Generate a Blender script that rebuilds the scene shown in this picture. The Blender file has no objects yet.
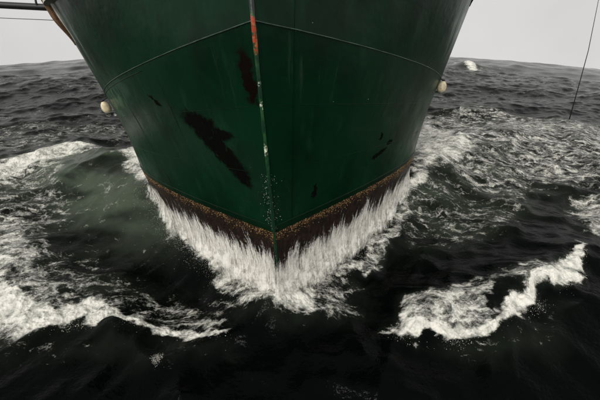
import bpy, bmesh, math, random
import numpy as np
from mathutils import Matrix, Vector
random.seed(7); rng = np.random.default_rng(7)
sc = bpy.context.scene
col = sc.collection

# ------------------------------------------------------------------ camera, sky, sun, exposure
CAM_H = 7.0
PITCH, ROLL = math.radians(31.2), math.radians(-0.3)
cp, sp, cr, sr = math.cos(PITCH), math.sin(PITCH), math.cos(ROLL), math.sin(ROLL)
cam_d = bpy.data.cameras.new('camera'); cam = bpy.data.objects.new('camera', cam_d); col.objects.link(cam)
cam_d.sensor_width = 36; cam_d.lens = 36 * 333 / 600; cam_d.clip_start = 0.05; cam_d.clip_end = 3000
right = Vector((cr, -sr * sp, -sr * cp)); up = Vector((sr, cr * sp, cr * cp)); back = right.cross(up)
cam.matrix_world = Matrix(((right.x, up.x, back.x, 0), (right.y, up.y, back.y, 0), (right.z, up.z, back.z, CAM_H), (0, 0, 0, 1)))
sc.camera = cam

SUN_EL, SUN_AZ = math.radians(42), math.radians(205)      # azimuth from +Y clockwise: high, behind the camera and to its left
world = bpy.data.worlds.new('World'); sc.world = world; world.use_nodes = True
wn, wl = world.node_tree.nodes, world.node_tree.links
wn.clear()
sky = wn.new('ShaderNodeTexSky'); sky.sky_type = 'NISHITA'; sky.sun_disc = False
sky.sun_elevation = SUN_EL; sky.sun_rotation = SUN_AZ; sky.dust_density = 4.0; sky.air_density = 1.0
hs = wn.new('ShaderNodeHueSaturation'); hs.inputs['Saturation'].default_value = 0.06
mx = wn.new('ShaderNodeMix'); mx.data_type = 'RGBA'; mx.inputs[0].default_value = 0.72
mx.inputs[7].default_value = (9.5, 9.4, 9.25, 1)           # the even grey of the overcast layer
bg = wn.new('ShaderNodeBackground'); bg.inputs['Strength'].default_value = 0.1
wo = wn.new('ShaderNodeOutputWorld')
wl.new(sky.outputs[0], hs.inputs['Color']); wl.new(hs.outputs[0], mx.inputs[6]); wtc = wn.new('ShaderNodeTexCoord'); wnz = wn.new('ShaderNodeTexNoise'); wnz.inputs['Scale'].default_value = 2.2; wnz.inputs['Detail'].default_value = 5
wmr = wn.new('ShaderNodeMapRange'); wmr.inputs['From Min'].default_value = .3; wmr.inputs['From Max'].default_value = .7; wmr.inputs['To Min'].default_value = .91; wmr.inputs['To Max'].default_value = 1.09
wmu = wn.new('ShaderNodeVectorMath'); wmu.operation = 'SCALE'
wl.new(wtc.outputs['Generated'], wnz.inputs['Vector']); wl.new(wnz.outputs[0], wmr.inputs[0]); wl.new(mx.outputs[2], wmu.inputs[0]); wl.new(wmr.outputs[0], wmu.inputs['Scale'])
wl.new(wmu.outputs[0], bg.inputs[0]); wl.new(bg.outputs[0], wo.inputs[0])
sun_d = bpy.data.lights.new('sun', 'SUN'); sun = bpy.data.objects.new('sun', sun_d); col.objects.link(sun)
sun_d.energy = 1.5; sun_d.angle = math.radians(14); sun_d.color = (1, 0.97, 0.92)
sdir = Vector((math.sin(SUN_AZ) * math.cos(SUN_EL), math.cos(SUN_AZ) * math.cos(SUN_EL), math.sin(SUN_EL)))
sun.rotation_euler = sdir.to_track_quat('Z', 'Y').to_euler()
sc.view_settings.view_transform = 'Standard'; sc.view_settings.look = 'None'
sc.view_settings.exposure = 0.0; sc.view_settings.gamma = 1
sc.cycles.max_bounces = 6; sc.cycles.caustics_reflective = False; sc.cycles.caustics_refractive = False

# ------------------------------------------------------------------ helpers
def tag(o, label=None, cat=None, group=None, kind=None):
    if label: o['label'] = label
    if cat: o['category'] = cat
    if group: o['group'] = group
    if kind: o['kind'] = kind
    return o

def mesh_obj(name, verts, faces, mat, parent=None, smooth=True):
    """verts (n,3) array; faces: (m,3|4) int array or list of tuples."""
    me = bpy.data.meshes.new(name)
    verts = np.asarray(verts, dtype=np.float32)
    if isinstance(faces, np.ndarray):
        k = faces.shape[1]; n = len(faces)
        me.vertices.add(len(verts)); me.vertices.foreach_set('co', verts.ravel())
        me.loops.add(n * k); me.loops.foreach_set('vertex_index', faces.astype(np.int32).ravel())
        me.polygons.add(n); me.polygons.foreach_set('loop_start', np.arange(0, n * k, k, dtype=np.int32))
        me.update(calc_edges=True)
    else:
        me.from_pydata([tuple(map(float, v)) for v in verts], [], faces)
    if smooth:
        me.polygons.foreach_set('use_smooth', np.ones(len(me.polygons), dtype=bool))
    me.validate()
    o = bpy.data.objects.new(name, me); col.objects.link(o)
    if mat: me.materials.append(mat)
    if parent: o.parent = parent
    return o

def grid_faces(nr, nc, closed=False, flip=False):
    r = np.arange(nr - 1)[:, None]; c = np.arange(nc if closed else nc - 1)[None, :]
    c2 = (c + 1) % nc
    f = np.stack([r * nc + c, r * nc + c2, (r + 1) * nc + c2, (r + 1) * nc + c], -1).reshape(-1, 4)
    return f[:, ::-1].copy() if flip else f

def tube(path, rad, n=8):
    """closed tube along path (m,3); rad scalar or (m,)"""
    path = np.asarray(path, float); m = len(path); rad = np.broadcast_to(rad, (m,))
    t = np.gradient(path, axis=0); t /= np.linalg.norm(t, axis=1)[:, None] + 1e-9
    ref = np.array([0.13, 0.27, 1.0]); ref2 = np.array([1.0, 0.2, 0.1])
    a = np.cross(t, np.where(abs(t @ ref / np.linalg.norm(ref))[:, None] > .95, ref2, ref)); a /= np.linalg.norm(a, axis=1)[:, None]
    b = np.cross(t, a)
    ang = np.linspace(0, 2 * np.pi, n, endpoint=False)
    V = path[:, None] + rad[:, None, None] * (np.cos(ang)[None, :, None] * a[:, None] + np.sin(ang)[None, :, None] * b[:, None])
    F = [tuple(x) for x in grid_faces(m, n, True)]
    F += [tuple(range(n - 1, -1, -1)), tuple(range((m - 1) * n, m * n))]
    return V.reshape(-1, 3), F

def join(parts):
    V, F, k = [], [], 0
    for v, f in parts:
        V.append(np.asarray(v)); F += [tuple(int(i) + k for i in q) for q in f]; k += len(v)
    return np.concatenate(V), F

def sstep(a, b, x):
    t = np.clip((x - a) / (b - a), 0, 1); return t * t * (3 - 2 * t)

def vnoise(x, y, seed=0):
    xi = np.floor(x).astype(np.int64); yi = np.floor(y).astype(np.int64); fx = x - xi; fy = y - yi
    def hsh(i, j):
        h = (i * 374761393 + j * 668265263 + seed * 974634757) & 0xffffffff
        h = ((h ^ (h >> 13)) * 1274126177) & 0xffffffff
        return ((h ^ (h >> 16)) & 0xffff) / 65535.0
    ux = fx * fx * fx * (fx * (fx * 6 - 15) + 10); uy = fy * fy * fy * (fy * (fy * 6 - 15) + 10)
    a = hsh(xi, yi) * (1 - ux) + hsh(xi + 1, yi) * ux; b = hsh(xi, yi + 1) * (1 - ux) + hsh(xi + 1, yi + 1) * ux
    return a * (1 - uy) + b * uy
def fbm(x, y, o=4, seed=0):
    s = 0; a = .5; n = 0
    for i in range(o):
        s = s + a * vnoise(x, y, seed + i * 17); n += a; a *= .5
        x, y = 1.9 * x + .6 * y + 3.1, 1.9 * y - .6 * x + 7.7
    return s / n

# ------------------------------------------------------------------ node helpers
class NT:
    def __init__(s, name):
        s.m = bpy.data.materials.new(name); s.m.use_nodes = True
        s.n, s.l = s.m.node_tree.nodes, s.m.node_tree.links
        s.n.clear(); s.out = s.n.new('ShaderNodeOutputMaterial')
    def put(s, sock, v):
        if isinstance(v, bpy.types.NodeSocket): s.l.new(v, sock)
        elif v is not None: sock.default_value = v
    def math(s, op, a, b=None, c=None, clamp=False):
        n = s.n.new('ShaderNodeMath'); n.operation = op; n.use_clamp = clamp
        s.put(n.inputs[0], a)
        if b is not None: s.put(n.inputs[1], b)
        if c is not None: s.put(n.inputs[2], c)
        return n.outputs[0]
    def ss(s, a, b, x):
        n = s.n.new('ShaderNodeMapRange'); n.interpolation_type = 'SMOOTHSTEP'
        s.put(n.inputs['Value'], x); s.put(n.inputs['From Min'], a); s.put(n.inputs['From Max'], b)
        return n.outputs[0]
    def mixc(s, f, a, b):
        n = s.n.new('ShaderNodeMix'); n.data_type = 'RGBA'
        s.put(n.inputs[0], f); s.put(n.inputs[6], a); s.put(n.inputs[7], b); return n.outputs[2]
    def mixf(s, f, a, b):
        n = s.n.new('ShaderNodeMix'); s.put(n.inputs[0], f); s.put(n.inputs[2], a); s.put(n.inputs[3], b); return n.outputs[0]
    def noise(s, vec, scale, detail=4, rough=.55, dist=0., color=False):
        n = s.n.new('ShaderNodeTexNoise'); s.put(n.inputs['Vector'], vec); n.inputs['Scale'].default_value = scale
        n.inputs['Detail'].default_value = detail; n.inputs['Roughness'].default_value = rough; n.inputs['Distortion'].default_value = dist
        return n.outputs['Color' if color else 'Fac']
    def voro(s, vec, scale, feat='DISTANCE_TO_EDGE'):
        n = s.n.new('ShaderNodeTexVoronoi'); n.feature = feat; s.put(n.inputs['Vector'], vec); n.inputs['Scale'].default_value = scale
        return n.outputs['Distance']
    def vmath(s, op, a, b=None, scale=None):
        n = s.n.new('ShaderNodeVectorMath'); n.operation = op; s.put(n.inputs[0], a)
        if b is not None: s.put(n.inputs[1], b)
        if scale is not None: s.put(n.inputs['Scale'], scale)
        return n.outputs[0]
    def coord(s, which='Object'):
        return s.n.new('ShaderNodeTexCoord').outputs[which]
    def attr(s, name):
        n = s.n.new('ShaderNodeAttribute'); n.attribute_name = name; return n.outputs['Fac']
    def xyz(s, v):
        n = s.n.new('ShaderNodeSeparateXYZ'); s.put(n.inputs[0], v); return n.outputs
    def vec(s, x, y, z):
        n = s.n.new('ShaderNodeCombineXYZ'); [s.put(n.inputs[i], v) for i, v in enumerate((x, y, z))]; return n.outputs[0]
    def bump(s, h, strength, dist, normal=None):
        n = s.n.new('ShaderNodeBump'); s.put(n.inputs['Height'], h); s.put(n.inputs['Strength'], strength); s.put(n.inputs['Distance'], dist)
        if normal is not None: s.put(n.inputs['Normal'], normal)
        return n.outputs[0]
    def bsdf(s, color, rough=.5, normal=None, metal=0., spec=.5, ior=1.5, **kw):
        n = s.n.new('ShaderNodeBsdfPrincipled')
        s.put(n.inputs['Base Color'], color); s.put(n.inputs['Roughness'], rough); s.put(n.inputs['Metallic'], metal)
        s.put(n.inputs['Specular IOR Level'], spec); s.put(n.inputs['IOR'], ior)
        if normal is not None: s.put(n.inputs['Normal'], normal)
        for k, v in kw.items(): s.put(n.inputs[k], v)
        return n.outputs[0]
    def done(s, shader): s.l.new(shader, s.out.inputs[0]); return s.m

# ------------------------------------------------------------------ materials
def mat_hull(rust_side=True):
    t = NT('green_hull_paint'); uv = t.coord('UV'); X = t.xyz(uv); U, V = X[0], X[1]; P = t.coord('Object')
    green = (0.0012, 0.0205, 0.0078, 1); pale = (0.009, 0.044, 0.021, 1); dark = (0.0008, 0.0110, 0.0042, 1)
    n1 = t.noise(P, .55, 5, .6); n2 = t.noise(t.vec(t.math('MULTIPLY', U, 3.0), t.math('MULTIPLY', V, .55), 0.), 1.2, 6, .62)
    n3 = t.noise(P, 9, 6, .65)
    c = t.mixc(t.ss(.38, .68, n1), green, dark)
    c = t.mixc(t.math('MULTIPLY', t.ss(.52, .72, n2), .35), c, pale)                 # chalky run-down streaks
    c = t.mixc(t.math('MULTIPLY', t.ss(.60, .75, n3), .35), c, pale)
    # upright strokes on both shoulders: scuffs mixed with painted grazing sky reflection
    aU = t.math('ABSOLUTE', U)
    st = t.noise(t.vec(t.math('MULTIPLY', U, 7.0), t.math('MULTIPLY', V, .8), 3.), 1.6, 5, .6)
    sh = t.math('MULTIPLY', t.ss(3.1, 4.3, aU), t.ss(4.4, 5.2, V))
    c = t.mixc(t.math('MULTIPLY', t.math('MULTIPLY', t.ss(.47, .58, st), sh), .75), c, (.30, .37, .31, 1))
    sh2 = t.math('MULTIPLY', t.ss(2.9, 4.5, aU), t.math('SUBTRACT', 1.0, t.ss(4.0, 4.5, V)))
    c = t.mixc(t.math('MULTIPLY', t.math('MULTIPLY', t.ss(.47, .66, st), sh2), .45), c, (.04, .10, .055, 1))
    shoulder_sheen = t.math('MULTIPLY', t.ss(3.0, 4.5, aU), t.ss(.25, .7, t.noise(P, 1.7, 6, .62)))
    c = t.mixc(t.math('MULTIPLY', shoulder_sheen, .55), c, (.030, .070, .042, 1))  # pale sheen along the outer hull edges, painted into the colour
    runs = t.noise(t.vec(t.math('MULTIPLY', U, 11.), t.math('MULTIPLY', V, .35), 7.), 1.3, 6, .66)
    under = t.math('MULTIPLY', t.ss(2.2, 4.3, V), t.ss(4.36, 4.30, V))
    c = t.mixc(t.math('MULTIPLY', t.math('MULTIPLY', t.ss(.58, .70, runs), under), .40), c, (.035, .060, .036, 1))
    c = t.mixc(t.math('MULTIPLY', t.math('MULTIPLY', t.ss(.62, .72, runs), t.ss(1.6, .1, V)), .5), c, (.020, .014, .007, 1))
    warp = t.noise(uv, 3.0, 6, .7, color=True)
    wuv = t.vmath('ADD', uv, t.vmath('SCALE', t.vmath('SUBTRACT', warp, (.5, .5, .5)), scale=.34))
    fw = t.noise(t.vec(t.math('MULTIPLY', U, 26.0), t.math('MULTIPLY', V, 2.4), 0.), 1.0, 4, .7, color=True)
    wuv = t.vmath('ADD', wuv, t.vmath('MULTIPLY', t.vmath('SUBTRACT', fw, (.5, .5, .5)), (.07, .26, 0)))
    def ell(cx, cy, rx, ry, ang=0., soft=.20):
        W = t.xyz(wuv); dx = t.math('SUBTRACT', W[0], cx); dy = t.math('SUBTRACT', W[1], cy)
        ca, sa = math.cos(ang), math.sin(ang)
        a = t.math('DIVIDE', t.math('ADD', t.math('MULTIPLY', dx, ca), t.math('MULTIPLY', dy, sa)), rx)
        b = t.math('DIVIDE', t.math('SUBTRACT', t.math('MULTIPLY', dy, ca), t.math('MULTIPLY', dx, sa)), ry)
        d = t.math('SQRT', t.math('ADD', t.math('MULTIPLY', a, a), t.math('MULTIPLY', b, b)))
        return t.ss(1. + soft, 1. - soft, d)
    patch_black = (.0022, .0022, .0018, 1)
    m = ell(-.84, 2.12, 1.02, .21, -1.09)                    # big ragged dark patch
    m = t.math('MAXIMUM', m, ell(-1.02, 2.62, .42, .24, -1.0))
    m = t.math('MAXIMUM', m, ell(-.80, 2.42, .30, .16, -.3)); m = t.math('MAXIMUM', m, ell(-.52, 1.55, .45, .12, -1.2))
    m = t.math('MAXIMUM', m, ell(-1.87, 3.39, .22, .05, -1.0))
    m = t.math('MAXIMUM', m, ell(2.55, 1.25, .30, .10, .5)); m = t.math('MAXIMUM', m, ell(2.85, 1.62, .12, .10))
    m = t.math('MAXIMUM', m, ell(.83, .74, .05, .20)); m = t.math('MAXIMUM', m, ell(2.4, 1.9, .05, .12))
    m = t.math('MULTIPLY', m, t.math('SUBTRACT', 1., t.math('MULTIPLY', t.ss(.58, .68, t.noise(t.vec(t.math('MULTIPLY', U, 22.), t.math('MULTIPLY', V, 5.), 0.), 1., 5, .7)), .75)))
    c = t.mixc(m, c, patch_black)
    m2 = ell(-.125, 3.52, .085, .50, .10)
    c = t.mixc(t.math('MULTIPLY', m2, .96), c, (.0042, .0014, .0012, 1))
    m3 = ell(-.52, 3.75, .14, .35, .3)
    c = t.mixc(t.math('MULTIPLY', m3, .5), c, dark)
    mp = t.math('MULTIPLY', ell(-3.75, 3.70, 1.0, .55, .3, .75), t.ss(.32, .62, t.noise(P, 2.6, 6, .65)))                          # scuffed patch plus painted wet sheen on the left shoulder knuckle
    c = t.mixc(t.math('MULTIPLY', mp, .55), c, (.075, .15, .085, 1))
    # fine chips and the stained strip just above the paint edge
    ch = t.voro(uv, 5.5, 'F1'); c = t.mixc(t.math('MULTIPLY', t.ss(.06, .035, ch), t.ss(.60, .66, t.noise(P, 1.3, 2))), c, (.35, .40, .33, 1))
    edge = t.ss(.34, .02, t.math('ADD', V, t.math('MULTIPLY', t.noise(uv, 5, 5), .12)))
    c = t.mixc(t.math('MULTIPLY', edge, .5), c, (.002, .007, .003, 1))
    rough = t.mixf(m, t.mixf(t.noise(P, 2.2, 4), .20, .40), .8)
    nb = t.math('ADD', t.math('MULTIPLY', n3, .25), t.math('MULTIPLY', t.noise(P, 1.1, 3), 2.6))
    nb = t.math('SUBTRACT', nb, t.math('MULTIPLY', m, .25))
    return t.done(t.bsdf(c, rough, t.bump(nb, .30, .03), spec=t.mixf(m, .09, .03)))

def mat_boot():
    t = NT('rusty_boot_topping'); uv = t.coord('UV'); X = t.xyz(uv); U, V = X[0], X[1]; P = t.coord('Object')
    n = t.noise(P, 6, 6, .65); c = t.mixc(t.ss(.35, .65, n), (.0045, .0030, .0024, 1), (.024, .0105, .0055, 1))
    st = t.noise(t.vec(t.math('MULTIPLY', U, 14.), V, 0.), 1.3, 5, .6)
    c = t.mixc(t.ss(.45, .7, st), c, (.006, .004, .003, 1))
    g = t.voro(P, 26, 'F1'); gm = t.math('MULTIPLY', t.ss(.42, .25, g), t.ss(.46, .60, t.noise(P, 7, 4)))
    gm = t.math('MULTIPLY', gm, t.ss(-.34, -.04, t.math('ADD', V, t.math('MULTIPLY', t.math('SUBTRACT', n, .5), .5))))
    gm = t.math('MULTIPLY', gm, t.ss(.50, .62, t.noise(P, 3.1, 3)))
    c = t.mixc(gm, c, (.36, .21, .06, 1))
    return t.done(t.bsdf(c, .42, t.bump(t.math('ADD', n, gm), .6, .03), spec=.3))

def mat_stem():
    t = NT('stem_wear_and_glints'); P = t.coord('Object'); Z = t.xyz(P)[2]; n = t.noise(P, 9, 6, .7); n2 = t.noise(P, 4, 4)
    c = t.mixc(t.ss(.42, .64, n2), (.003, .030, .012, 1), (.022, .085, .025, 1))
    zj = t.math('ADD', Z, t.math('MULTIPLY', t.math('SUBTRACT', n, .5), .5))
    red = t.math('MULTIPLY', t.ss(3.84, 3.92, zj), t.ss(4.42, 4.36, zj))
    red = t.math('MULTIPLY', red, t.ss(.36, .47, t.noise(P, 14, 3)))
    c = t.mixc(red, c, t.mixc(t.ss(.50, .66, t.noise(P, 22, 3)), (.40, .040, .012, 1), (.36, .15, .05, 1)))
    dk = t.math('MULTIPLY', t.ss(4.42, 4.5, zj), 1.)
    c = t.mixc(dk, c, (.006, .012, .009, 1))
    for z0, w in ((2.98, .06), (2.12, .09), (3.40, .02)):  # painted glints on the stem, with one small pale paint mark
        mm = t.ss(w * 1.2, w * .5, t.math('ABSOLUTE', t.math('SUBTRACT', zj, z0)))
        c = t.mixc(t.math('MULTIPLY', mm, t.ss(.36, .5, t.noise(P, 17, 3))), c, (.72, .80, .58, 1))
    low = t.ss(1.55, 1.35, zj)
    c = t.mixc(t.math('MULTIPLY', low, .8), c, (.003, .026, .011, 1))
    return t.done(t.bsdf(c, .35, t.bump(n, .4, .015), spec=.45))

def mat_plain(name, c, rough=.5, var=.35, scale=8., spec=.4, metal=0.):
    t = NT(name); P = t.coord('Object'); n = t.noise(P, scale, 5, .6)
    d = tuple(x * (1 - var) for x in c[:3]) + (1,)
    return t.done(t.bsdf(t.mixc(t.ss(.35, .65, n), c, d), rough, t.bump(n, .3, .01), metal, spec))

def mat_foam(name='white_water', c=(.82, .80, .73, 1)):
    t = NT(name); P = t.coord('Object'); n = t.noise(P, 5, 4, .6)
    col_ = t.mixc(t.ss(.3, .7, n), c, tuple(x * .86 for x in c[:3]) + (1,))
    d = t.n.new('ShaderNodeBsdfDiffuse'); t.put(d.inputs[0], col_)
    tr = t.n.new('ShaderNodeBsdfTranslucent'); t.put(tr.inputs[0], col_)
    m = t.n.new('ShaderNodeMixShader'); m.inputs[0].default_value = .35; t.l.new(d.outputs[0], m.inputs[1]); t.l.new(tr.outputs[0], m.inputs[2])
    return t.done(m.outputs[0])

def mat_sheet():
    t = NT('streaming_white_water'); X = t.xyz(t.coord('UV')); P = t.coord('Object'); U, V = X[0], X[1]
    L = t.attr('layer'); lo = t.attr('lower')
    su = t.math('SUBTRACT', U, 40.)
    su = t.math('ADD', su, t.math('MULTIPLY', t.math('MULTIPLY', V, .22), t.ss(-.5, .5, su)))
    su = t.math('SUBTRACT', su, t.math('MULTIPLY', t.math('MULTIPLY', V, .22), t.ss(.5, -.5, t.math('SUBTRACT', U, 40.)))); off = t.math('MULTIPLY', L, 7.3)
    su = t.math('ADD', su, t.math('MULTIPLY', t.math('SUBTRACT', t.noise(t.vec(U, V, off), 1.6, 3), .5), .35))
    n0 = t.noise(t.vec(t.math('MULTIPLY', su, 2.2), t.math('MULTIPLY', V, .35), off), 1., 3, .5)
    n1 = t.noise(t.vec(t.math('MULTIPLY', su, 9.), t.math('MULTIPLY', V, .7), off), 1., 4, .6)
    n2 = t.noise(t.vec(t.math('MULTIPLY', su, 30.), t.math('MULTIPLY', V, 2.4), off), 1., 3, .6)
    n3 = t.noise(P, 17, 4, .65)
    st = t.math('ADD', t.math('ADD', t.math('MULTIPLY', n0, .75), t.math('MULTIPLY', n1, .45)), t.math('ADD', t.math('MULTIPLY', n2, .45), t.math('MULTIPLY', n3, .25)))
    st = t.math('SUBTRACT', st, .45)
    gr = t.math('ADD', t.math('MULTIPLY', t.noise(P, 4.5, 9, .74), .85), t.math('MULTIPLY', n2, .15))      # churned lower water
    churn = t.math('MULTIPLY', t.ss(.75, 1.6, V), .80)
    st = t.mixf(churn, st, gr)
    cover = t.ss(t.math('ADD', .10, t.math('MULTIPLY', L, .16)), t.math('ADD', 1.30, t.math('MULTIPLY', L, .10)), V)
    thr = t.math('SUBTRACT', .72, t.math('MULTIPLY', cover, .33))
    thr = t.math('ADD', thr, t.math('MULTIPLY', t.ss(.55, .95, lo), t.math('MULTIPLY', .085, L)))
    al = t.math('MULTIPLY', t.ss(t.math('SUBTRACT', thr, .06), t.math('ADD', thr, .15), st), .90)
    c = t.mixc(t.ss(.34, .58, t.mixf(churn, t.math('ADD', t.math('MULTIPLY', n2, .5), t.math('MULTIPLY', n1, .5)), gr)), (.56, .53, .46, 1), (.84, .82, .75, 1))
    nrm = t.bump(t.math('ADD', st, t.math('MULTIPLY', n3, .4)), .45, .06)
    d = t.bsdf(c, .6, nrm, spec=.2)
    tr = t.n.new('ShaderNodeBsdfTransparent'); m = t.n.new('ShaderNodeMixShader'); t.put(m.inputs[0], al)
    t.l.new(tr.outputs[0], m.inputs[1]); t.l.new(d, m.inputs[2])
    return t.done(m.outputs[0])

def mat_sea():
    t = NT('sea_water'); P = t.coord('Object'); F = t.attr('foam'); A = t.attr('aeration')
    w = t.noise(P, .9, 3, .5, color=True)
    wp = t.vmath('ADD', P, t.vmath('SCALE', t.vmath('SUBTRACT', w, (.5, .5, .5)), scale=.75))
    w2 = t.noise(P, 4.5, 3, .55, color=True)
    wp = t.vmath('ADD', wp, t.vmath('SCALE', t.vmath('SUBTRACT', w2, (.5, .5, .5)), scale=.22))
    wp = t.vmath('MULTIPLY', wp, (.80, 1.55, .3))
    l1 = t.ss(.15, .0, t.voro(wp, 1.5)); l2 = t.ss(.20, .0, t.voro(wp, 4.2)); l3 = t.ss(.24, .0, t.voro(wp, 11.))
    nb = t.noise(wp, 2.6, 8, .66); nf = t.noise(t.vmath('MULTIPLY', P, (.8, 1.2, 1.)), 15, 7, .74); ng = t.noise(P, .45, 4, .55)
    lace = t.math('ADD', t.math('MULTIPLY', l1, .42), t.math('ADD', t.math('MULTIPLY', l2, .36), t.math('MULTIPLY', l3, .30)))
    lace = t.math('MULTIPLY', lace, t.ss(.30, .66, nb))
    pat = t.math('ADD', t.math('MULTIPLY', lace, .48), t.math('ADD', t.math('MULTIPLY', t.math('SUBTRACT', nb, .5), .95), t.math('MULTIPLY', t.math('SUBTRACT', nf, .5), 1.0)))
    pat = t.math('ADD', pat, t.math('ADD', .16, t.math('MULTIPLY', t.math('SUBTRACT', ng, .5), .7)))
    x = t.math('ADD', t.math('MULTIPLY', F, 1.55), t.math('SUBTRACT', pat, 1.0))
    cov = t.math('MULTIPLY', t.math('MULTIPLY', t.ss(-.10, .62, x), t.ss(.0, .10, F)), t.mixf(t.ss(.35, .75, F), .76, 1.0))
    # water body
    ripple = t.math('ADD', t.math('MULTIPLY', t.noise(t.vmath('MULTIPLY', P, (1., 1.5, 1.)), 1.6, 5, .6), 1.), t.math('MULTIPLY', t.noise(P, 7, 4, .55), .22))
    nrm = t.bump(ripple, .42, .15)
    body = t.mixc(A, (.0009, .0015, .0013, 1), (.060, .075, .052, 1))
    water = t.bsdf(body, .10, nrm, spec=.06, ior=1.33)
    fb = t.math('ADD', t.noise(P, 5, 7, .62), t.math('MULTIPLY', t.voro(P, 13, 'F1'), .35))
    fn = t.bump(fb, .65, .12)
    fc = t.mixc(t.ss(.36, .56, t.math('ADD', t.math('MULTIPLY', t.noise(P, 3.2, 7, .66), .6), t.math('MULTIPLY', nb, .4))), (.36, .37, .33, 1), (.82, .80, .72, 1))
    foam = t.bsdf(fc, .75, fn, spec=.25)
    m = t.n.new('ShaderNodeMixShader'); t.put(m.inputs[0], cov); t.l.new(water, m.inputs[1]); t.l.new(foam, m.inputs[2])
    return t.done(m.outputs[0])

M_hull, M_boot, M_stem, M_foam, M_sea, M_sheet = mat_hull(), mat_boot(), mat_stem(), mat_foam(), mat_sea(), mat_sheet()
M_bead = mat_plain('weld_bead_paint', (.045, .085, .06, 1), .45, .5, 6)
M_brown = mat_plain('weathered_brown_timber', (.22, .12, .06, 1), .7, .5, 12)
M_white = mat_plain('dull_white_paint', (.55, .55, .50, 1), .5, .3, 5)
M_black = mat_plain('black_spar_paint', (.012, .012, .012, 1), .45, .4, 6)
M_red = mat_plain('faded_red_cloth', (.30, .035, .06, 1), .8, .4, 20)
M_deck = mat_plain('grey_deck_paint', (.16, .17, .16, 1), .7, .4, 3)
M_cream = mat_plain('cream_float_plastic', (.80, .68, .46, 1), .45, .40, 7)
M_rope = mat_plain('dark_rope', (.02, .02, .02, 1), .8, .4, 30)
M_wire = mat_plain('grey_wire', (.22, .22, .22, 1), .5, .3, 20)
M_gold = mat_plain('golden_barnacle_crust', (.36, .22, .075, 1), .5, .6, 30)

# ------------------------------------------------------------------ the hull form
SHIP = Vector((-0.5985, 6.2794, 2.289)); HEEL, TRIM, YAW = -0.0395, -0.1179, 0.0417
Rz = Matrix.Rotation(YAW, 3, 'Z'); Rx = Matrix.Rotation(TRIM, 3, 'X'); Ry = Matrix.Rotation(HEEL, 3, 'Y')
RS = np.array(Rz @ Rx @ Ry); TS = np.array(SHIP)
def to_world(p): return np.asarray(p) @ RS.T + TS
LV = dict(keel=(4.0, 5.2, 1.45, -4.6, -.35, 0.), paint=(5.305, 5.6823, 1.3005, 0., 0., 0.),
          knuckle=(6.8841, 9.1684, 1.604, 4.3444, .8426, 2.1052), top=(6.9888, 6.6366, 1.9523, 6.5553, .501, .0246))
AFT = 15.0
def section(side, a, b, s, q, bel=0.):
    """point(s) on the hull between level curves a and b; q 0 = stem, 1 = full beam, up to 2 = stern"""
    B, L, m, W, r, D = [x * (1 - s) + y * s for x, y in zip(LV[a], LV[b])]
    qc = np.minimum(q, 1.); qe = np.maximum(q - 1., 0.)
    u = B * (1 - (1 - qc) ** m) + bel * np.sin(np.pi * s) * qc
    u = u * (1 - .22 * sstep(.45, 1.0, qe))
    return np.stack([side * u, -r + L * qc + AFT * qe, W - D * qc + 0 * u], -1), W
def skin(name, a, b, ns, mat, parent, dents=0., bel=0., off=0., qs=None):
    if qs is None: qs = np.concatenate([np.linspace(0, .2, 25)[:-1], np.linspace(.2, 1, 80)[:-1], np.linspace(1, 2, 30)])
    V, F, UV = [], [], []; k = 0
    for side in (-1, 1):
        rows, uvs = [], []
        for s in np.linspace(0, 1, ns):
            p, W = section(side, a, b, s, qs, bel); rows.append(p); uvs.append(np.stack([side * qs * 6., np.full(len(qs), W)], -1))
        G = np.array(rows); UVg = np.array(uvs)
        if dents:
            # plating slightly hollow between its frames
            fr = np.sin(qs[None, :] * 2 * np.pi * 4.3) ** 2 * vnoise(qs[None, :] * 8, UVg[..., 1] * .6, 8); ss_ = np.sin(UVg[..., 1] * np.pi / 1.1) ** 2
            d = -dents * fr * ss_ * (.4 + 1.2 * vnoise(UVg[..., 0] * .9 + 50, UVg[..., 1] * .9, 3)) * sstep(.02, .12, qs)[None, :] * np.sin(np.pi * np.linspace(0, 1, ns))[:, None] ** .5
            G[..., 0] += side * d * .6; G[..., 1] -= d * .6
        if off: G[..., 0] += side * off * sstep(0, .05, qs)[None, :]; G[..., 1] -= off
        f = grid_faces(ns, len(qs), flip=(side < 0)) + k
        V.append(G.reshape(-1, 3)); UV.append(UVg.reshape(-1, 2)); F.append(f); k += G.shape[0] * G.shape[1]
    V, UV, F = np.concatenate(V), np.concatenate(UV), np.concatenate(F)
    o = mesh_obj(name, V, F, mat, parent)
    me = o.data; lay = me.uv_layers.new(name='UVMap'); li = np.empty(len(me.loops), dtype=np.int32); me.loops.foreach_get('vertex_index', li)
    lay.data.foreach_set('uv', UV[li].astype(np.float32).ravel())
    return o

ship = bpy.data.objects.new('trawler', None); col.objects.link(ship)
ship.matrix_world = Matrix.Translation(SHIP) @ (Rz @ Rx @ Ry).to_4x4()
tag(ship, 'big green steel trawler bow ploughing head-on through the waves', 'ship')
skin('hull_side', 'paint', 'knuckle', 70, M_hull, ship, .016, -.0543)
fl = skin('bow_flare', 'knuckle', 'top', 44, M_hull, ship, .018)
bt = skin('boot_topping', 'keel', 'paint', 50, M_boot, ship)

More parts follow.
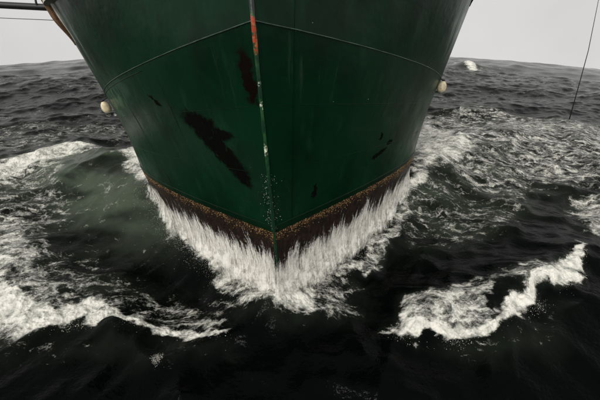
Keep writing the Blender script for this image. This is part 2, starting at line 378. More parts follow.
QL = np.concatenate([np.linspace(0, .1, 12)[:-1], np.linspace(.1, 1, 70)[:-1], np.linspace(1, 2, 20)])
for side in (-1, 1):
    p, _ = section(side, 'knuckle', 'top', 0., QL); jit = np.cumsum(rng.normal(size=len(QL))) ; jit -= np.linspace(jit[0], jit[-1], len(QL))
    p[:, 2] += .012 * jit / (abs(jit).max() + 1e-6); p[:, 0] += side * .006; p[:, 1] -= .008
    v, f = tube(p, .018 + .005 * rng.random(len(QL)) - .0105, 8); mesh_obj('knuckle_seam', v, f, M_bead, ship)
    # second, lower bead of the doubling strip under the knuckle
    qs2 = QL[(QL > (.30 if side < 0 else .75)) & (QL < 1.0)]
    p, _ = section(side, 'paint', 'knuckle', .965, qs2, -.0543); p[:, 0] += side * .004; p[:, 1] -= .006
    v, f = tube(p, .008, 8); mesh_obj('doubling_seam', v, f, M_hull, ship)
    # the ridge just above the painted edge
    p, _ = section(side, 'paint', 'knuckle', .045, QL, -.0543); p[:, 0] += side * .004; p[:, 1] -= .006
    v, f = tube(p, .020, 8); o = mesh_obj('edge_seam', v, f, M_hull, ship)
# faint strake and butt welds of the lower plating
for side, sq in ((-1, .26), (1, .36), (-1, .50)):
    pp = np.array([section(side, 'paint', 'knuckle', a, np.array([sq]), -.0543)[0][0] for a in np.linspace(.02, .98, 40)]); pp[:, 1] += .002
    v, f = tube(pp, .005, 6); mesh_obj('butt_seam', v, f, M_hull, ship)
for side in (-1, 1):
    for a in (.36, .69):
        p, _ = section(side, 'paint', 'knuckle', a, QL[QL > .02], -.0543); p[:, 1] += .001
        v, f = tube(p, .005, 6); mesh_obj('strake_seam', v, f, M_hull, ship)
# one upright butt weld on the right bow
s = np.linspace(0, 1, 40)
pp = [section(1, 'paint', 'knuckle', a, np.array([.062]), -.0543)[0][0] for a in s[:-1]] + [section(1, 'knuckle', 'top', a, np.array([.062]))[0][0] for a in s]
pp = np.array(pp); pp[:, 0] += .002; pp[:, 1] -= .004
v, f = tube(pp, .011, 6); mesh_obj('butt_seam', v, f, M_hull, ship)

# stem bar: rounded bar up the middle
st = [section(1, 'keel', 'paint', a, np.array([0.]))[0][0] for a in np.linspace(.6, 1, 12)[:-1]] + [section(1, 'paint', 'knuckle', a, np.array([0.]))[0][0] for a in np.linspace(0, 1, 60)[:-1]] + \
     [section(1, 'knuckle', 'top', a, np.array([0.]))[0][0] for a in np.linspace(0, 1, 24)]
st = np.array(st); st[:, 1] -= .005
st[:, 0] += .006 * (vnoise(st[:, 2] * 2.3, st[:, 2] * 0) - .5)
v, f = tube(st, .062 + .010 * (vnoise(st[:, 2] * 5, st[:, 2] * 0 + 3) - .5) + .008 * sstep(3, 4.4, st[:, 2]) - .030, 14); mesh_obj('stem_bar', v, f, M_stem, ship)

# bulwark top: cap rail, inner lining, deck and stern
QR = np.concatenate([np.linspace(0, 1, 40)[:-1], np.linspace(1, 2, 20)])
L_, _ = section(-1, 'knuckle', 'top', 1., QR); R_, _ = section(1, 'knuckle', 'top', 1., QR)
ringp = np.concatenate([L_[::-1], R_[1:]])
v, f = tube(ringp, .09, 10); mesh_obj('cap_rail', v, f, M_brown, ship)
def inset(P, d):
    Q = P.copy(); Q[:, 0] *= (1 - d / 7.); Q[:, 1] += d * np.clip(1 - (abs(P[:, 0]) / 7.) ** 2, 0, 1); return Q
inn = inset(ringp, .16); low = inn.copy(); low[:, 2] -= 1.2
Fi = [tuple(x) for x in grid_faces(2, len(inn))]
mesh_obj('bulwark_lining', np.concatenate([inn, low]), Fi, M_white, ship)
n = len(low); half = n // 2
dk = np.concatenate([low[:half + 1][::-1], low[half:]])       # left row from stem aft, right row from stem aft
Fd = [(i, i + 1, half + 1 + i + 1, half + 1 + i) for i in range(half)]
mesh_obj('deck', dk, Fd, M_deck, ship, smooth=False)
lp = [section(-1, 'keel', 'paint', a, np.array([2.]))[0][0] for a in (0, 1)] + [section(-1, 'paint', 'knuckle', 1., np.array([2.]))[0][0], section(-1, 'knuckle', 'top', 1., np.array([2.]))[0][0]]
rp = [p * [-1, 1, 1] for p in lp]
tv = np.array(lp + rp); mesh_obj('transom', tv, [(i, i + 1, 5 + i, 4 + i) for i in range(3)], M_hull, ship, smooth=False)

# rubbing strakes that run up and over the shoulders of the flare
def strake(side, s0, s1, q0, q1, wid, thick, mat, name, taper=True):
    ss_ = np.linspace(s0, s1, 24); qq = np.linspace(q0, q1, 24); cen = []
    for a, q in zip(ss_, qq): cen.append(section(side, 'knuckle', 'top', a, np.array([q]))[0][0])
    cen = np.array(cen); nrm = np.array([side * .80, -.60, -.05]); nrm /= np.linalg.norm(nrm)
    tan = np.gradient(cen, axis=0); tan /= np.linalg.norm(tan, axis=1)[:, None]
    bi = np.cross(tan, nrm); bi /= np.linalg.norm(bi, axis=1)[:, None]
    prof = [(-.5, -.3), (-.5, .6), (-.3, 1.), (.3, 1.), (.5, .6), (.5, -.3)]
    k = sstep(0, .35, np.linspace(0, 1, 24))[:, None] * .85 + .15 if taper else np.ones((24, 1))
    V = np.stack([cen + bi * a * wid * k + nrm * b * thick * k for a, b in prof], 1)
    F = [tuple(x) for x in grid_faces(24, 6, True)] + [tuple(range(5, -1, -1)), tuple(range(23 * 6, 24 * 6))]
    return mesh_obj(name, V.reshape(-1, 3), F, mat, ship, smooth=False)
o = strake(-1, .40, 1.0, .735, .73, .34, .20, M_brown, 'rubbing_strake'); tag(o, 'brown rubbing timber curving up the left edge of the flare')
o = strake(-1, .40, 1.0, .675, .665, .26, .07, M_white, 'rail_flange')
o = strake(1, .58, 1.0, .78, .78, .20, .14, M_black, 'rubbing_strake'); tag(o, 'dark rubbing timber at the top of the right shoulder')

# outrigger spar and wire on the left side
def ship_local(p): return (np.asarray(p, float) - TS) @ RS
spar = [ship_local((-6.5, 13.0, 6.62)), ship_local((-8.4, 12.85, 6.70)), ship_local((-12., 12.6, 6.86)), ship_local((-17., 12.2, 7.06))]
v, f = tube(spar, np.array([.105, .105, .10, .08]), 12); sp_o = mesh_obj('outrigger_spar', v, f, M_black, ship)
a = [ship_local((-8.75, 12.75, 6.78)), ship_local((-8.70, 12.72, 7.0)), ship_local((-8.45, 12.70, 7.12)), ship_local((-8.25, 12.72, 7.25)), ship_local((-8.1, 12.74, 7.6))]
v, f = tube(a, .035, 8); mesh_obj('spar_bracket', v, f, M_wire, sp_o)
a = [ship_local((-8.50, 12.66, 7.10)), ship_local((-8.30, 12.64, 7.16)), ship_local((-8.05, 12.64, 7.24)), ship_local((-7.8, 12.66, 7.32))]
v, f = tube(a, np.array([.05, .085, .08, .04]), 8); mesh_obj('red_rag', v, f, M_red, sp_o)
a = [ship_local((-6.4, 13.4, 6.22)), ship_local((-12., 13.2, 6.42)), ship_local((-17., 13.0, 6.55))]
v, f = tube(a, .012, 6); mesh_obj('stay_wire', v, f, M_wire, ship)

# golden crust clinging along the painted edge (thousands of small knobs)
def knobs(N):
    base = np.array([(1, 0, 0), (-1, 0, 0), (0, 1, 0), (0, -1, 0), (0, 0, 1), (0, 0, -1)], float)
    tri = np.array([(0, 2, 4), (2, 1, 4), (1, 3, 4), (3, 0, 4), (2, 0, 5), (1, 2, 5), (3, 1, 5), (0, 3, 5)])
    return base, tri
def scatter(name, P, R, mat, parent=None, squash=None):
    base, tri = knobs(0); N = len(P)
    q = rng.normal(size=(N, 3, 3)) * .35 + np.eye(3)
    V = np.einsum('ij,njk->nik', base, q) * R[:, None, None]
    if squash is not None: V = V + (V @ squash) [..., None] * squash * 0
    V = V + P[:, None, :]
    F = (tri[None] + 6 * np.arange(N)[:, None, None]).reshape(-1, 3)
    return mesh_obj(name, V.reshape(-1, 3), F, mat, parent, smooth=True)
N = 5200; q = rng.random(N) ** 1.1 * 1.02; side = np.where(rng.random(N) < .5, -1, 1)
sw = 1 - np.abs(rng.normal(size=N)) * .026 - .003
dens = vnoise(q * 40 + 9 * side, q * 0, 5) * .7 + .3; keep = rng.random(N) < dens
pts = np.array([section(a, 'keel', 'paint', b, np.array([c]))[0][0] for a, b, c in zip(side, sw, q)])[keep]
rad = (.004 + .013 * rng.random(N) ** 2.2)[keep]
tag(scatter('barnacle_crust', pts, rad, M_gold, ship), kind='stuff')
# pale drips and splashes down the stem foot
N = 190; s_ = rng.random(N) ** .8 * .36; q = np.abs(rng.normal(size=N)) * .012 + .002
pts = np.array([section(-1 if rng.random() < .72 else 1, 'paint', 'knuckle', a, np.array([b]))[0][0] for a, b in zip(s_, q)]); pts[:, 1] -= .03
tag(scatter('salt_fleck', pts, rng.uniform(.002, .008, N), M_white, ship), kind='stuff')

# ------------------------------------------------------------------ sea surface
R_E = 850.0                                               # the long rounded back of the swell out to its horizon
def inpoly_sd(x, y, poly):
    """signed distance (positive inside)"""
    poly = np.array(poly); d = np.full(x.shape, 1e9); ins = np.zeros(x.shape, bool)
    for (x0, y0), (x1, y1) in zip(poly, np.roll(poly, -1, 0)):
        dx, dy = x1 - x0, y1 - y0; t = np.clip(((x - x0) * dx + (y - y0) * dy) / (dx * dx + dy * dy + 1e-9), 0, 1)
        d = np.minimum(d, (x - x0 - t * dx) ** 2 + (y - y0 - t * dy) ** 2)
        c = ((y0 > y) != (y1 > y)) & (x < (x1 - x0) * (y - y0) / (y1 - y0 + 1e-12) + x0); ins ^= c
    d = np.sqrt(d); return np.where(ins, d, -d)
def line_d(x, y, pl):
    pl = np.array(pl); d = np.full(x.shape, 1e9); tt = np.zeros(x.shape); L = len(pl) - 1
    for i in range(L):
        (x0, y0), (x1, y1) = pl[i], pl[i + 1]
        dx, dy = x1 - x0, y1 - y0; t = np.clip(((x - x0) * dx + (y - y0) * dy) / (dx * dx + dy * dy + 1e-9), 0, 1)
        e = (x - x0 - t * dx) ** 2 + (y - y0 - t * dy) ** 2
        tt = np.where(e < d, (i + t) / L, tt); d = np.minimum(d, e)
    return np.sqrt(d), tt

waves = []
wr = np.random.default_rng(11)
for i in range(64):
    lam = .55 * (30 / .55) ** (i / 63.) * wr.uniform(.92, 1.08)
    th = math.radians(-90 + wr.normal() * (30 if lam > 5 else 48))      # running towards the camera, spread
    amp = .0132 * lam ** .72 * wr.uniform(.5, 1.25) * (1. if lam < 14 else .55)
    waves.append((2 * math.pi / lam, math.cos(th), math.sin(th), amp, wr.uniform(0, 6.28), lam))

RIDGE_L = [(-6.0, 12.2), (-8.4, 14.0), (-11.2, 16.4), (-13.5, 16.8), (-15.5, 14.5)]
RIDGE_R = [(5.2, 13.6), (7.5, 15.6), (10.5, 18.5), (14.5, 21.0), (19.0, 22.5)]
CREST_R = [(2.0, 5.65), (2.9, 5.9), (4.1, 6.2), (5.4, 6.55), (6.6, 7.1), (7.7, 7.75), (9.0, 8.7)]
CREST_L = [(-12.0, 8.6), (-9.0, 7.8), (-7.4, 6.7), (-6.2, 6.1), (-5.0, 5.75), (-3.4, 5.6), (-1.7, 5.15)]
def shape_height(x, y):
    z = np.zeros_like(x)
    for pl, hh, wf, wb in ((RIDGE_L, 1.15, 2.6, 1.5), (RIDGE_R, 1.15, 2.2, 1.8)):
        d, t = line_d(x, y, pl); z += hh * (1 - .55 * t) * np.exp(-(d / wf) ** 2)
    d, t = line_d(x, y, CREST_R); z += .42 * np.exp(-(d / .75) ** 2) * sstep(0, .25, t) * (1 - .2 * t)
    d, t = line_d(x, y, CREST_L); z += .40 * np.exp(-(d / .9) ** 2) * (1 - .75 * t)
    # water heaped against the plates and the trough beside it
    d, t = line_d(x, y, [(-.7, 6.0), (-3.3, 8.4), (-5.4, 10.9)]); z += .25 * np.exp(-(d / .5) ** 2)
    d, t = line_d(x, y, [(-.5, 6.0), (2.3, 8.3), (4.4, 11.2)]); z += .25 * np.exp(-(d / .5) ** 2)
    z += .8 * np.exp(-(((x - 27) / 1.6) ** 2 + ((y - 58.5) / 2.5) ** 2))
    z += .34 * np.exp(-(((x + .55) / 1.0) ** 2 + ((y - 5.75) / .75) ** 2))
    d, t = line_d(x, y, [(-3.2, 6.6), (-5.5, 8.9), (-8.6, 11.0)]); z -= .30 * np.exp(-(d / 1.3) ** 2)
    d, t = line_d(x, y, [(1.8, 7.0), (4.2, 9.2), (6.5, 11.0)]); z -= .30 * np.exp(-(d / 1.1) ** 2)
    d, t = line_d(x, y, [(-8.3, 15.6), (-10.5, 17.4)]); z -= .35 * np.exp(-(d / .9) ** 2)
    return z

FOAM = [  # polygon on the water, weight, softness
 ([(-12.6, 8.9), (-8.83, 8.45), (-7.55, 7.73), (-6.32, 6.69), (-5.42, 6.32), (-5.03, 5.82), (-5.5, 5.51), (-6.11, 5.27), (-7.0, 5.21), (-8.43, 5.5), (-11, 6.6)], .58, .8),
 ([(-10.0, 7.3), (-8.4, 7.0), (-7.2, 6.5), (-6.2, 6.2), (-5.3, 6.0), (-4.95, 5.75), (-5.5, 5.45), (-6.2, 5.3), (-7.1, 5.2), (-8.4, 5.5), (-9.6, 6.3)], .92, .3),
 ([(-14.5, 11.2), (-10.26, 10.22), (-8.68, 8.71), (-7.48, 7.86), (-9.38, 7.51), (-13, 8.4)], .62, .7),
 ([(-17.3, 14.5), (-10.41, 12.0), (-7.5, 8.45), (-4.94, 7.08), (-2.3, 6.33), (-1.77, 5.67), (-2.04, 5.17), (-4.03, 5.5), (-5.34, 5.4), (-7.65, 5.2), (-13, 8)], .46, .7),
 ([(-16, 13.0), (-12.8, 16.3), (-11.0, 15.2), (-9.6, 12.4), (-8.0, 9.8), (-8.4, 8.7), (-13, 8.6)], .47, 1.3),
 ([(-15.5, 13.2), (-13.62, 15.0), (-13.2, 16.6), (-11.4, 16.9), (-9.6, 15.7), (-9.2, 15.0), (-10.8, 15.2), (-12.0, 14.4), (-12.84, 12.1), (-14.2, 10.9)], .76, .8),
 ([(-8.0, 16.2), (-7.2, 15.0), (-6.1, 12.6), (-5.3, 11.3), (-5.9, 11.0), (-7.1, 12.4), (-8.6, 14.3)], .82, .5),
 ([(-26, 20), (-17.12, 22.5), (-10.5, 21.5), (-9.0, 17.5), (-12.41, 17.9), (-16.2, 14.3), (-22, 14)], .42, 1.6),
 ([(-5.42, 5.75), (-4.14, 5.78), (-3.05, 5.6), (-1.57, 5.2), (-1.71, 5.03), (-3.03, 5.4), (-4.1, 5.5), (-5.29, 5.45)], .80, .12),
 ([(6.5, 24.0), (14.2, 27.0), (18.83, 24.0), (25, 20.5), (20.1, 14.4), (14.1, 12.9), (11.5, 13.3), (7.9, 12.0), (5.6, 13.2)], .53, 1.4),
 ([(5.2, 15.0), (6.5, 23.0), (9.5, 23.5), (10.1, 18.0), (7.8, 14.0), (5.8, 13.0), (4.9, 12.6)], .74, 1.0),
 ([(4.34, 12.3), (6.45, 13.2), (10.21, 13.4), (9.5, 10.9), (6.32, 9.2), (4.37, 8.6), (3.4, 9.4)], .40, .6),
 ([(1.99, 5.45), (2.51, 5.8), (2.83, 6.2), (3.57, 6.5), (4.49, 6.65), (5.37, 6.95), (6.17, 7.1), (7.25, 7.6), (8.28, 8.0), (9.1, 8.7), (8.85, 7.8), (8.1, 7.1), (6.9, 6.4), (5.81, 5.75), (4.86, 5.45), (3.92, 5.05), (3.45, 5.1), (2.93, 5.0), (2.5, 5.2)], .62, .34),
 ([(1.9, 5.4), (2.5, 5.45), (3.1, 5.3), (4.0, 5.35), (4.9, 5.75), (5.8, 6.05), (6.6, 6.65), (7.3, 7.3), (8.3, 7.9), (9.1, 8.8), (8.9, 7.8), (8.15, 7.0), (6.95, 6.3), (5.81, 5.65), (4.86, 5.35), (3.92, 4.98), (3.45, 5.02), (2.93, 4.95), (2.4, 5.15)], .90, .22),
 ([(-2.8, 6.9), (-.98, 6.2), (.01, 6.5), (.9, 7.2), (1.9, 6.9), (1.5, 5.85), (.2, 5.65), (-.6, 5.45), (-1.9, 5.75)], .52, .45),
 ([(-1.5, 6.3), (-.6, 6.2), (.5, 6.5), (.3, 5.8), (-.6, 5.55), (-1.3, 5.85)], .80, .35),
 ([(11.5, 12.2), (14.6, 13.0), (13, 9.8), (10.75, 8.9), (10.0, 9.4)], .58, .6),
 ([(25.3, 53), (26.6, 58), (27.2, 63), (28.4, 63), (28.0, 57), (27, 52)], .90, 1.5),
 ([(-10.5, 13.5), (-7.5, 14.0), (-5.2, 10.4), (-3.6, 8.0), (-6.0, 7.6), (-9.0, 10.0)], .27, 1.2),
 ([(-7.5, 5.0), (-3, 5.0), (-1.5, 4.7), (-4, 4.55), (-7, 4.6)], .26, .4),
 ([(3.4, 5.0), (6.0, 5.4), (7.2, 5.9), (6.0, 4.9), (4.2, 4.5)], .33, .4),
]
HOLE = [(4.7, 5.95), (5.1, 6.35), (5.85, 6.5), (5.9, 6.25), (5.3, 5.95)]
def foam_mask(x, y):
    wx = x + 1.0 * (fbm(x * .9, y * .9, 4, 1) - .5) + .35 * (fbm(x * 3.1, y * 3.1, 3, 5) - .5)
    wy = y + .8 * (fbm(x * .9, y * .9, 4, 2) - .5) + .3 * (fbm(x * 3.1, y * 3.1, 3, 6) - .5)
    F = np.zeros_like(x)
    for poly, w, sft in FOAM:
        pa = np.array(poly); pad = sft + 1.2
        sel = (x > pa[:, 0].min() - pad) & (x < pa[:, 0].max() + pad) & (y > pa[:, 1].min() - pad) & (y < pa[:, 1].max() + pad)
        if sel.any():
            sd = inpoly_sd(wx[sel], wy[sel], poly); F[sel] = np.maximum(F[sel], w * sstep(-sft, sft * .7, sd))
    sel = (abs(x - 5.3) < 2) & (abs(y - 6.2) < 2)
    if sel.any(): F[sel] -= .45 * sstep(-.15, .12, inpoly_sd(wx[sel], wy[sel], HOLE))
    # foam skirt at the foot of the bow sheet
    for pl in ([(-.65, 5.95), (-3.3, 8.25), (-5.4, 10.7), (-7.2, 13.5)], [(-.6, 5.95), (2.35, 8.2), (4.2, 10.8), (5.8, 14.)]):
        d, t = line_d(wx, wy, pl); F = np.maximum(F, .60 * sstep(.50, .10, d))
    return np.clip(F, 0, 1)

def sea_point(x, y, dr):
    """displace grid points (x, y) of local spacing dr"""
    X, Y, Z = x.copy(), y.copy(), np.zeros_like(x); J = np.zeros_like(x); r = np.hypot(x, y)
    calm = 1 - .45 * np.exp(-((x + 5.5) ** 2 + (y - 9.5) ** 2) / 9.)       # smoothed patch beside the left bow
    for k, cx, cy, a, ph, lam in waves:
        att = sstep(1.6, 3.6, lam / dr) * (calm if lam < 6 else 1.)
        if lam > 4: att = att * (.55 + .45 * sstep(8, 30, r))
        if lam > 7: att = att * (1 - .55 * sstep(40, 75, r))
        else: att = att * (1 - .35 * sstep(18, 35, r))
        th = k * (cx * x + cy * y) + ph; c_, s_ = np.cos(th), np.sin(th)
        Z += att * a * c_; X -= att * .75 * a * cx * s_; Y -= att * .75 * a * cy * s_; J += att * .75 * a * k * c_
    Z += shape_height(x, y)
    return X, Y, Z, J

print('sea grid')
dep = np.radians(np.concatenate([[86, 80, 74], np.linspace(70, 64, 20)[:-1], np.linspace(64, 12, 720)[:-1], np.linspace(12, 6.6, 160)]))
rad_ = CAM_H / np.tan(dep); rad_ = np.concatenate([rad_, [64, 68, 73, 79, 86, 94, 102, 110, 118, 126, 140, 160]])
rad_ = np.unique(np.round(rad_, 4))
tail = np.geomspace(60, 150, 70); rad_ = np.unique(np.concatenate([rad_[rad_ < 60], tail]))
az = np.radians(np.concatenate([np.linspace(-51, 51, 820), np.linspace(52, 308, 90)[1:-1]]))
RR, AZ = np.meshgrid(rad_, az, indexing='ij')
gx, gy = (RR * np.sin(AZ)).ravel(), (RR * np.cos(AZ)).ravel()
drr = np.repeat(np.gradient(rad_), len(az)); drr = np.maximum(drr, np.hypot(gx, gy) * .0022)
fo = foam_mask(gx, gy)
SX, SY, SZ, J = sea_point(gx, gy, drr)
rr = np.hypot(gx, gy)
# whitecaps where the crests fold
cap = sstep(.62, .95, J + .30 * (fbm(gx * .35, gy * .35, 3, 41) - .5)) * sstep(14, 26, rr)
fo = np.maximum(fo, .72 * cap)
fo = np.maximum(fo, .30 * sstep(.2, .7, J) * sstep(.50, .75, fbm(gx * .25, gy * .25, 3, 44)) * sstep(6, 14, rr))
fo = np.maximum(fo, (.15 + .06 * sstep(30, 70, rr) + .22 * sstep(.42, .70, fbm(gx * .13, gy * .30, 4, 52))) * sstep(11, 22, rr) * sstep(.25, .6, fbm(gx * .6, gy * 1.5, 4, 53)))
froth = fbm(gx * 2.6, gy * 2.6, 5, 21) - .5; froth2 = fbm(gx * 9, gy * 9, 3, 31) - .5
SZ += sstep(.45, 1., fo) * (froth * .24 + froth2 * .13) * sstep(40, 12, rr)
SZ -= rr ** 2 / (2 * R_E)
aer = np.clip(.25 * fo + .9 * np.exp(-(line_d(gx, gy, [(-5.0, 9.5), (-8.5, 12.5), (-12, 14.5)])[0] / 1.9) ** 2) * sstep(7.5, 11.5, gy) + .35 * np.exp(-(line_d(gx, gy, [(5, 12), (9, 15)])[0] / 2.5) ** 2), 0, 1) * (.25 + 1.2 * sstep(.25, .75, fbm(gx * .5 + .4 * gy, gy * 1.3, 6, 9)))
sea = mesh_obj('sea', np.stack([SX, SY, SZ], -1), grid_faces(len(rad_), len(az), True), M_sea); tag(sea, kind='structure')
for nm, arr in (('foam', fo), ('aeration', np.clip(aer, 0, 1))):
    at_ = sea.data.attributes.new(nm, 'FLOAT', 'POINT'); at_.data.foreach_set('value', arr.astype(np.float32))
def sea_z(x, y):
    """height of the sea above world zero at rest points x, y (horizontal shift ignored)"""
    x = np.atleast_1d(np.asarray(x, float)); y = np.atleast_1d(np.asarray(y, float))
    return sea_point(x, y, np.full(x.shape, .06))[2] - (x * x + y * y) / (2 * R_E)

# ------------------------------------------------------------------ white water falling off the bow
def hull_world(side, w, q):
    """world point on the hull side at height w (ship metres below/above the paint edge)"""
    w = np.asarray(w, float); q = np.asarray(q, float); s = (w + 4.6) / 4.6
    B, L, m, W, r, D = [LV['keel'][i] * (1 - s) + LV['paint'][i] * s for i in range(6)]
    qc = np.minimum(q, 1.)
    u = B * (1 - (1 - qc) ** m); P = np.stack([side * u, -r + L * qc + 0 * u, w + 0 * u], -1)
    return to_world(P)
def hull_out(side, q):
    e = 1e-3; q = np.clip(q, 0, .985); a = hull_world(side, -.5 + 0 * q, q); b = hull_world(side, -.5 + 0 * q, q + e); t = (b - a)[..., :2]
    n_ = np.stack([t[..., 1] * side, -t[..., 0] * side], -1); n_ /= np.linalg.norm(n_, axis=-1)[..., None]
    n_ = n_ * sstep(-.01, .07, q)[..., None] + np.array([0, -1.]) * (1 - sstep(-.01, .07, q)[..., None])
    n_ /= np.linalg.norm(n_, axis=-1)[..., None]
    return np.concatenate([n_, 0 * n_[..., :1]], -1)
qs = np.linspace(0, 1.0, 420)
NV = 40; parts, UVs, LA, LO = [], [], [], []
for layer in range(4):
    halves, uvh = [], []
    for side in (-1, 1):
        sc_ = 1 - .45 * sstep(.5, 1, qs)
        wtop = -(.16 + .20 * layer) * sc_
        P0 = hull_world(side, wtop, qs); nrm = hull_out(side, qs)
        foot = hull_world(side, -1.7 + 0 * qs, qs); gz = sea_z(foot[:, 0], foot[:, 1])
        reach = (.03 + .07 * layer) * (1 - .45 * qs) + (.04 + .14 * layer) * fbm(qs * 13, qs * 0 + layer * .6, 6, 80) ** 1.4 + (.05 + .06 * layer) * np.exp(-qs / .05)
        rows = []; uvr = []
        arc = np.concatenate([[0], np.cumsum(np.linalg.norm(np.diff(P0[:, :2], axis=0), axis=1))])
        for v_ in np.linspace(0, 1, NV):
            zw = P0[:, 2] * (1 - v_) + (gz - .15) * v_
            w_ = wtop + (zw - P0[:, 2])
            p = hull_world(side, w_, qs)
            o_ = .012 + .012 * layer + reach * v_ ** 1.6 + .06 * np.exp(-qs / .02) * sstep(0, .2, v_) + (fbm(qs * 40 + v_ * 1.2 * side, qs * 0 + v_ * 2.2, 4, 90 + layer) - .5) * (.02 + .10 * v_) * sstep(0, .06, qs)
            p = p + nrm * np.maximum(o_, .010 + .01 * layer)[:, None]; p[:, 2] = zw
            rows.append(p); uvr.append(np.stack([40 + side * arc, (P0[:, 2] - wtop - zw) / sc_], -1))
        halves.append(np.array(rows)); uvh.append(np.array(uvr))
    G = np.concatenate([halves[0][:, ::-1], halves[1][:, 1:]], 1); GU = np.concatenate([uvh[0][:, ::-1], uvh[1][:, 1:]], 1); nc = G.shape[1]
    parts.append((G.reshape(-1, 3), [tuple(x) for x in grid_faces(NV, nc)]))
    UVs.append(GU.reshape(-1, 2)); LA.append(np.full(NV * nc, float(layer))); LO.append(np.repeat(np.linspace(0, 1, NV), nc))
v, f = join(parts)
bw = mesh_obj('bow_wave', v, np.array(f), M_sheet); tag(bw, 'white sheet of water pouring off the rusty foot of the bow', 'bow wave', kind='stuff')
lay = bw.data.uv_layers.new(name='UVMap'); li = np.empty(len(bw.data.loops), dtype=np.int32); bw.data.loops.foreach_get('vertex_index', li)
lay.data.foreach_set('uv', np.concatenate(UVs)[li].astype(np.float32).ravel())
for nm, arr in (('layer', LA), ('lower', LO)):
    at_ = bw.data.attributes.new(nm, 'FLOAT', 'POINT'); at_.data.foreach_set('value', np.concatenate(arr).astype(np.float32))

# streaks of water running down over the boot topping into the sheet
def strands(N, seed):
    r = np.random.default_rng(seed); side = np.where(r.random(N) < .5, -1, 1); q = r.random(N) ** 1.05
    clump = fbm(q * 55, q * 0 + side * 3, 4, 61); ks = r.random(N) < .4 + .9 * (clump - .3); side, q = side[ks], q[ks]; N = len(q)
    u = r.random(N)
    top = -r.uniform(.95, 2.0, N); top = np.minimum(top, -.14) * (1 - .45 * sstep(.5, 1, q))
    ln = np.where(u < .30, r.uniform(.08, .40, N), r.uniform(.12, .42, N)) * (1 - .4 * q); K = 5; out = np.zeros((N, K, 3))
    low_ = np.clip(-top - .6, 0, 1.2)
    nrm = np.zeros((N, 3))
    for sd in (-1, 1):
        m = side == sd; nrm[m] = hull_out(sd, q[m])
    for j in range(K):
        t_ = j / (K - 1); w_ = top - ln * t_; qq = np.clip(q - .05 * t_ * ln, 0, 1)
        for sd in (-1, 1):
            m = side == sd; out[m, j] = hull_world(sd, w_[m], qq[m])
        out[:, j] += nrm * (.02 + .16 * low_ ** 1.5 + .14 * t_ ** 1.6 * ln * r.uniform(.3, 1.3, N))[:, None] + r.normal(size=(N, 3)) * .008
    rad = .0015 + .004 * r.random(N) ** 2.5
    prof = np.array([.15, .8, 1., .7, .15])
    tri = np.array([(0, 2 * math.pi * i / 3) for i in range(3)])[:, 1]
    V = np.zeros((N, K, 3, 3))
    tx = np.stack([-nrm[:, 1], nrm[:, 0], nrm[:, 2]], -1)
    for i, an in enumerate(tri):
        V[:, :, i] = out + (rad[:, None] * prof[None])[..., None] * (math.cos(an) * nrm + math.sin(an) * tx)[:, None]
    base = (np.arange(N) * K * 3)[:, None, None]
    fr = []
    for j in range(K - 1):
        for i in range(3):
            i2 = (i + 1) % 3; fr.append((j * 3 + i, j * 3 + i2, (j + 1) * 3 + i2, (j + 1) * 3 + i))
    F = (np.array(fr)[None] + base).reshape(-1, 4)
    return V.reshape(-1, 3), F
v, f = strands(5000, 5)
o = mesh_obj('water_streaks', v, f, M_foam); tag(o, 'thin white runs of water streaking down the brown band of the bow', 'spray', kind='stuff')

# flying drops round the foot of the bow
def bow_drops(N):
    r = np.random.default_rng(23); side = np.where(r.random(N) < .5, -1, 1); q = r.random(N) ** 1.25
    P = np.zeros((N, 3)); nrm = np.zeros((N, 3))
    for sd in (-1, 1):
        m = side == sd; P[m] = hull_world(sd, -1.2 + 0 * q[m], q[m]); nrm[m] = hull_out(sd, q[m])
    d = np.abs(r.normal(size=N)) * .26 + .12; P += nrm * d[:, None]; g = sea_z(P[:, 0], P[:, 1])
    P[:, 2] = g + np.abs(r.normal(size=N)) * .42 * np.exp(-d * .8) * (1.3 - .6 * q)
    P[:, :2] += r.normal(size=(N, 2)) * .06
    return P, .0016 + .006 * r.random(N) ** 3
P, rd = bow_drops(15000)
tag(scatter('bow_spray', P, rd, M_foam), 'cloud of small white drops round the foot of the bow', 'spray', kind='stuff')

# torn lips of the two breakers: clots and drops thrown ahead of them
def lip(name, line, N, seed, hgt, spread, fwd, label, dens_scale=1.6):
    r = np.random.default_rng(seed); pl = np.array(line); L = len(pl) - 1; t = r.random(N) * L; i = np.minimum(t.astype(int), L - 1); k = (t - i)[:, None]
    P = pl[i] * (1 - k) + pl[i + 1] * k; dn = vnoise(P[:, 0] * dens_scale, P[:, 1] * dens_scale, seed); ks = r.random(N) < dn ** 2 * 1.6; P = P[ks]; N = len(P); dn = dn[ks]
    a = np.abs(r.normal(size=N)); P = P + r.normal(size=(N, 2)) * spread + np.array(fwd)[None] * (.8 + a * dn)[:, None]
    z = sea_z(P[:, 0], P[:, 1]) + np.abs(r.normal(size=N)) * hgt * dn + .02
    o = scatter(name, np.concatenate([P, z[:, None]], 1), .0016 + .0085 * r.random(N) ** 3.5, M_foam)
    tag(o, label, 'spray', kind='stuff'); return o
LIP_R = [(2.2, 5.3), (2.95, 5.0), (3.9, 5.0), (4.86, 5.4), (5.8, 5.7), (6.95, 6.35), (8.1, 7.05), (8.95, 8.2)]
LIP_L = [(-9.6, 6.2), (-8.4, 5.5), (-7, 5.2), (-6.1, 5.3), (-5.4, 5.5), (-4, 5.55), (-3, 5.35), (-1.6, 5.0)]
lip('breaker_spray', LIP_R, 3200, 31, .06, .07, (.0, .02), 'white drops torn off the curling breaker right of the bow')
lip('breaker_spray', LIP_L, 3600, 32, .06, .09, (.0, .0), 'white drops torn off the foaming breaker left of the bow')

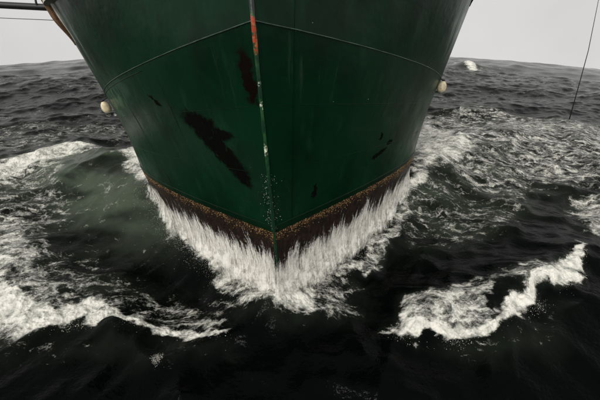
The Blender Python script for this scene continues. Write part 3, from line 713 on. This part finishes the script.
# a lone splash in the dark water at lower left, and stray drops
N = 480; r = np.random.default_rng(3); a = r.random(N) * 6.28; d = np.abs(r.normal(.085, .03, N)) * (1 + .3 * np.sin(3 * a))
P = np.stack([-3.17 + d * np.cos(a), 4.5 + d * np.sin(a) * .8, 0 * a], -1); P[:, 2] = sea_z(P[:, 0], P[:, 1]) + r.random(N) * .12
tag(scatter('splash', P, .002 + .006 * r.random(N) ** 3, M_foam), 'small ring of splashing drops alone in the dark water at lower left', 'splash', kind='stuff')

# ------------------------------------------------------------------ floats at the shoulders
def fender(at, lean, scale, label, side):
    root = bpy.data.objects.new('fender', None); col.objects.link(root); root.location = at; root.rotation_euler = lean
    tag(root, label, 'fender', 'cream fenders at the shoulders of the hull')
    prof = [(0, -.26), (.07, -.25), (.15, -.20), (.20, -.10), (.21, 0.), (.19, .11), (.14, .20), (.085, .26), (.05, .29), (.05, .33), (0, .33)]
    V, n = [], 18
    for rr_, z in prof:
        for i in range(n): V.append((scale * max(rr_, .001) * math.cos(6.2832 * i / n), scale * max(rr_, .001) * math.sin(6.2832 * i / n), scale * z))
    mesh_obj('body', np.array(V), [tuple(x) for x in grid_faces(len(prof), n, True)], M_cream, root)
    v, f = tube([(0, 0, .27 * scale), (0, 0, .345 * scale)], .062 * scale, 12); mesh_obj('eye', v, f, M_rope, root)
    v, f = tube([(0, 0, .30 * scale), (.10 * side, .10, .36 * scale), (.28 * side, .22, .40 * scale)], .018, 8); mesh_obj('lanyard', v, f, M_rope, root)
fender((-7.05, 12.05, 3.58), (0, math.radians(-16), 0), .78, 'cream teardrop fender at the left shoulder of the green hull', 1)
fender((5.36, 13.05, 4.14), (0, math.radians(4), 0), .80, 'cream teardrop fender at the right shoulder of the green hull', -1)

# ------------------------------------------------------------------ line at far right
v, f = tube([(18.15, 22.1, .1), (18.0, 22.3, 2.2), (17.9, 22.6, 4.3), (17.75, 23.2, 6.9), (17.6, 23.8, 9.6), (17.2, 25.6, 17.)], np.array([.034, .028, .02, .014, .013, .013]), 8)
o = mesh_obj('rope', v, f, M_rope); tag(o, 'thin dark rope slanting down into the sea at far right', 'rope')
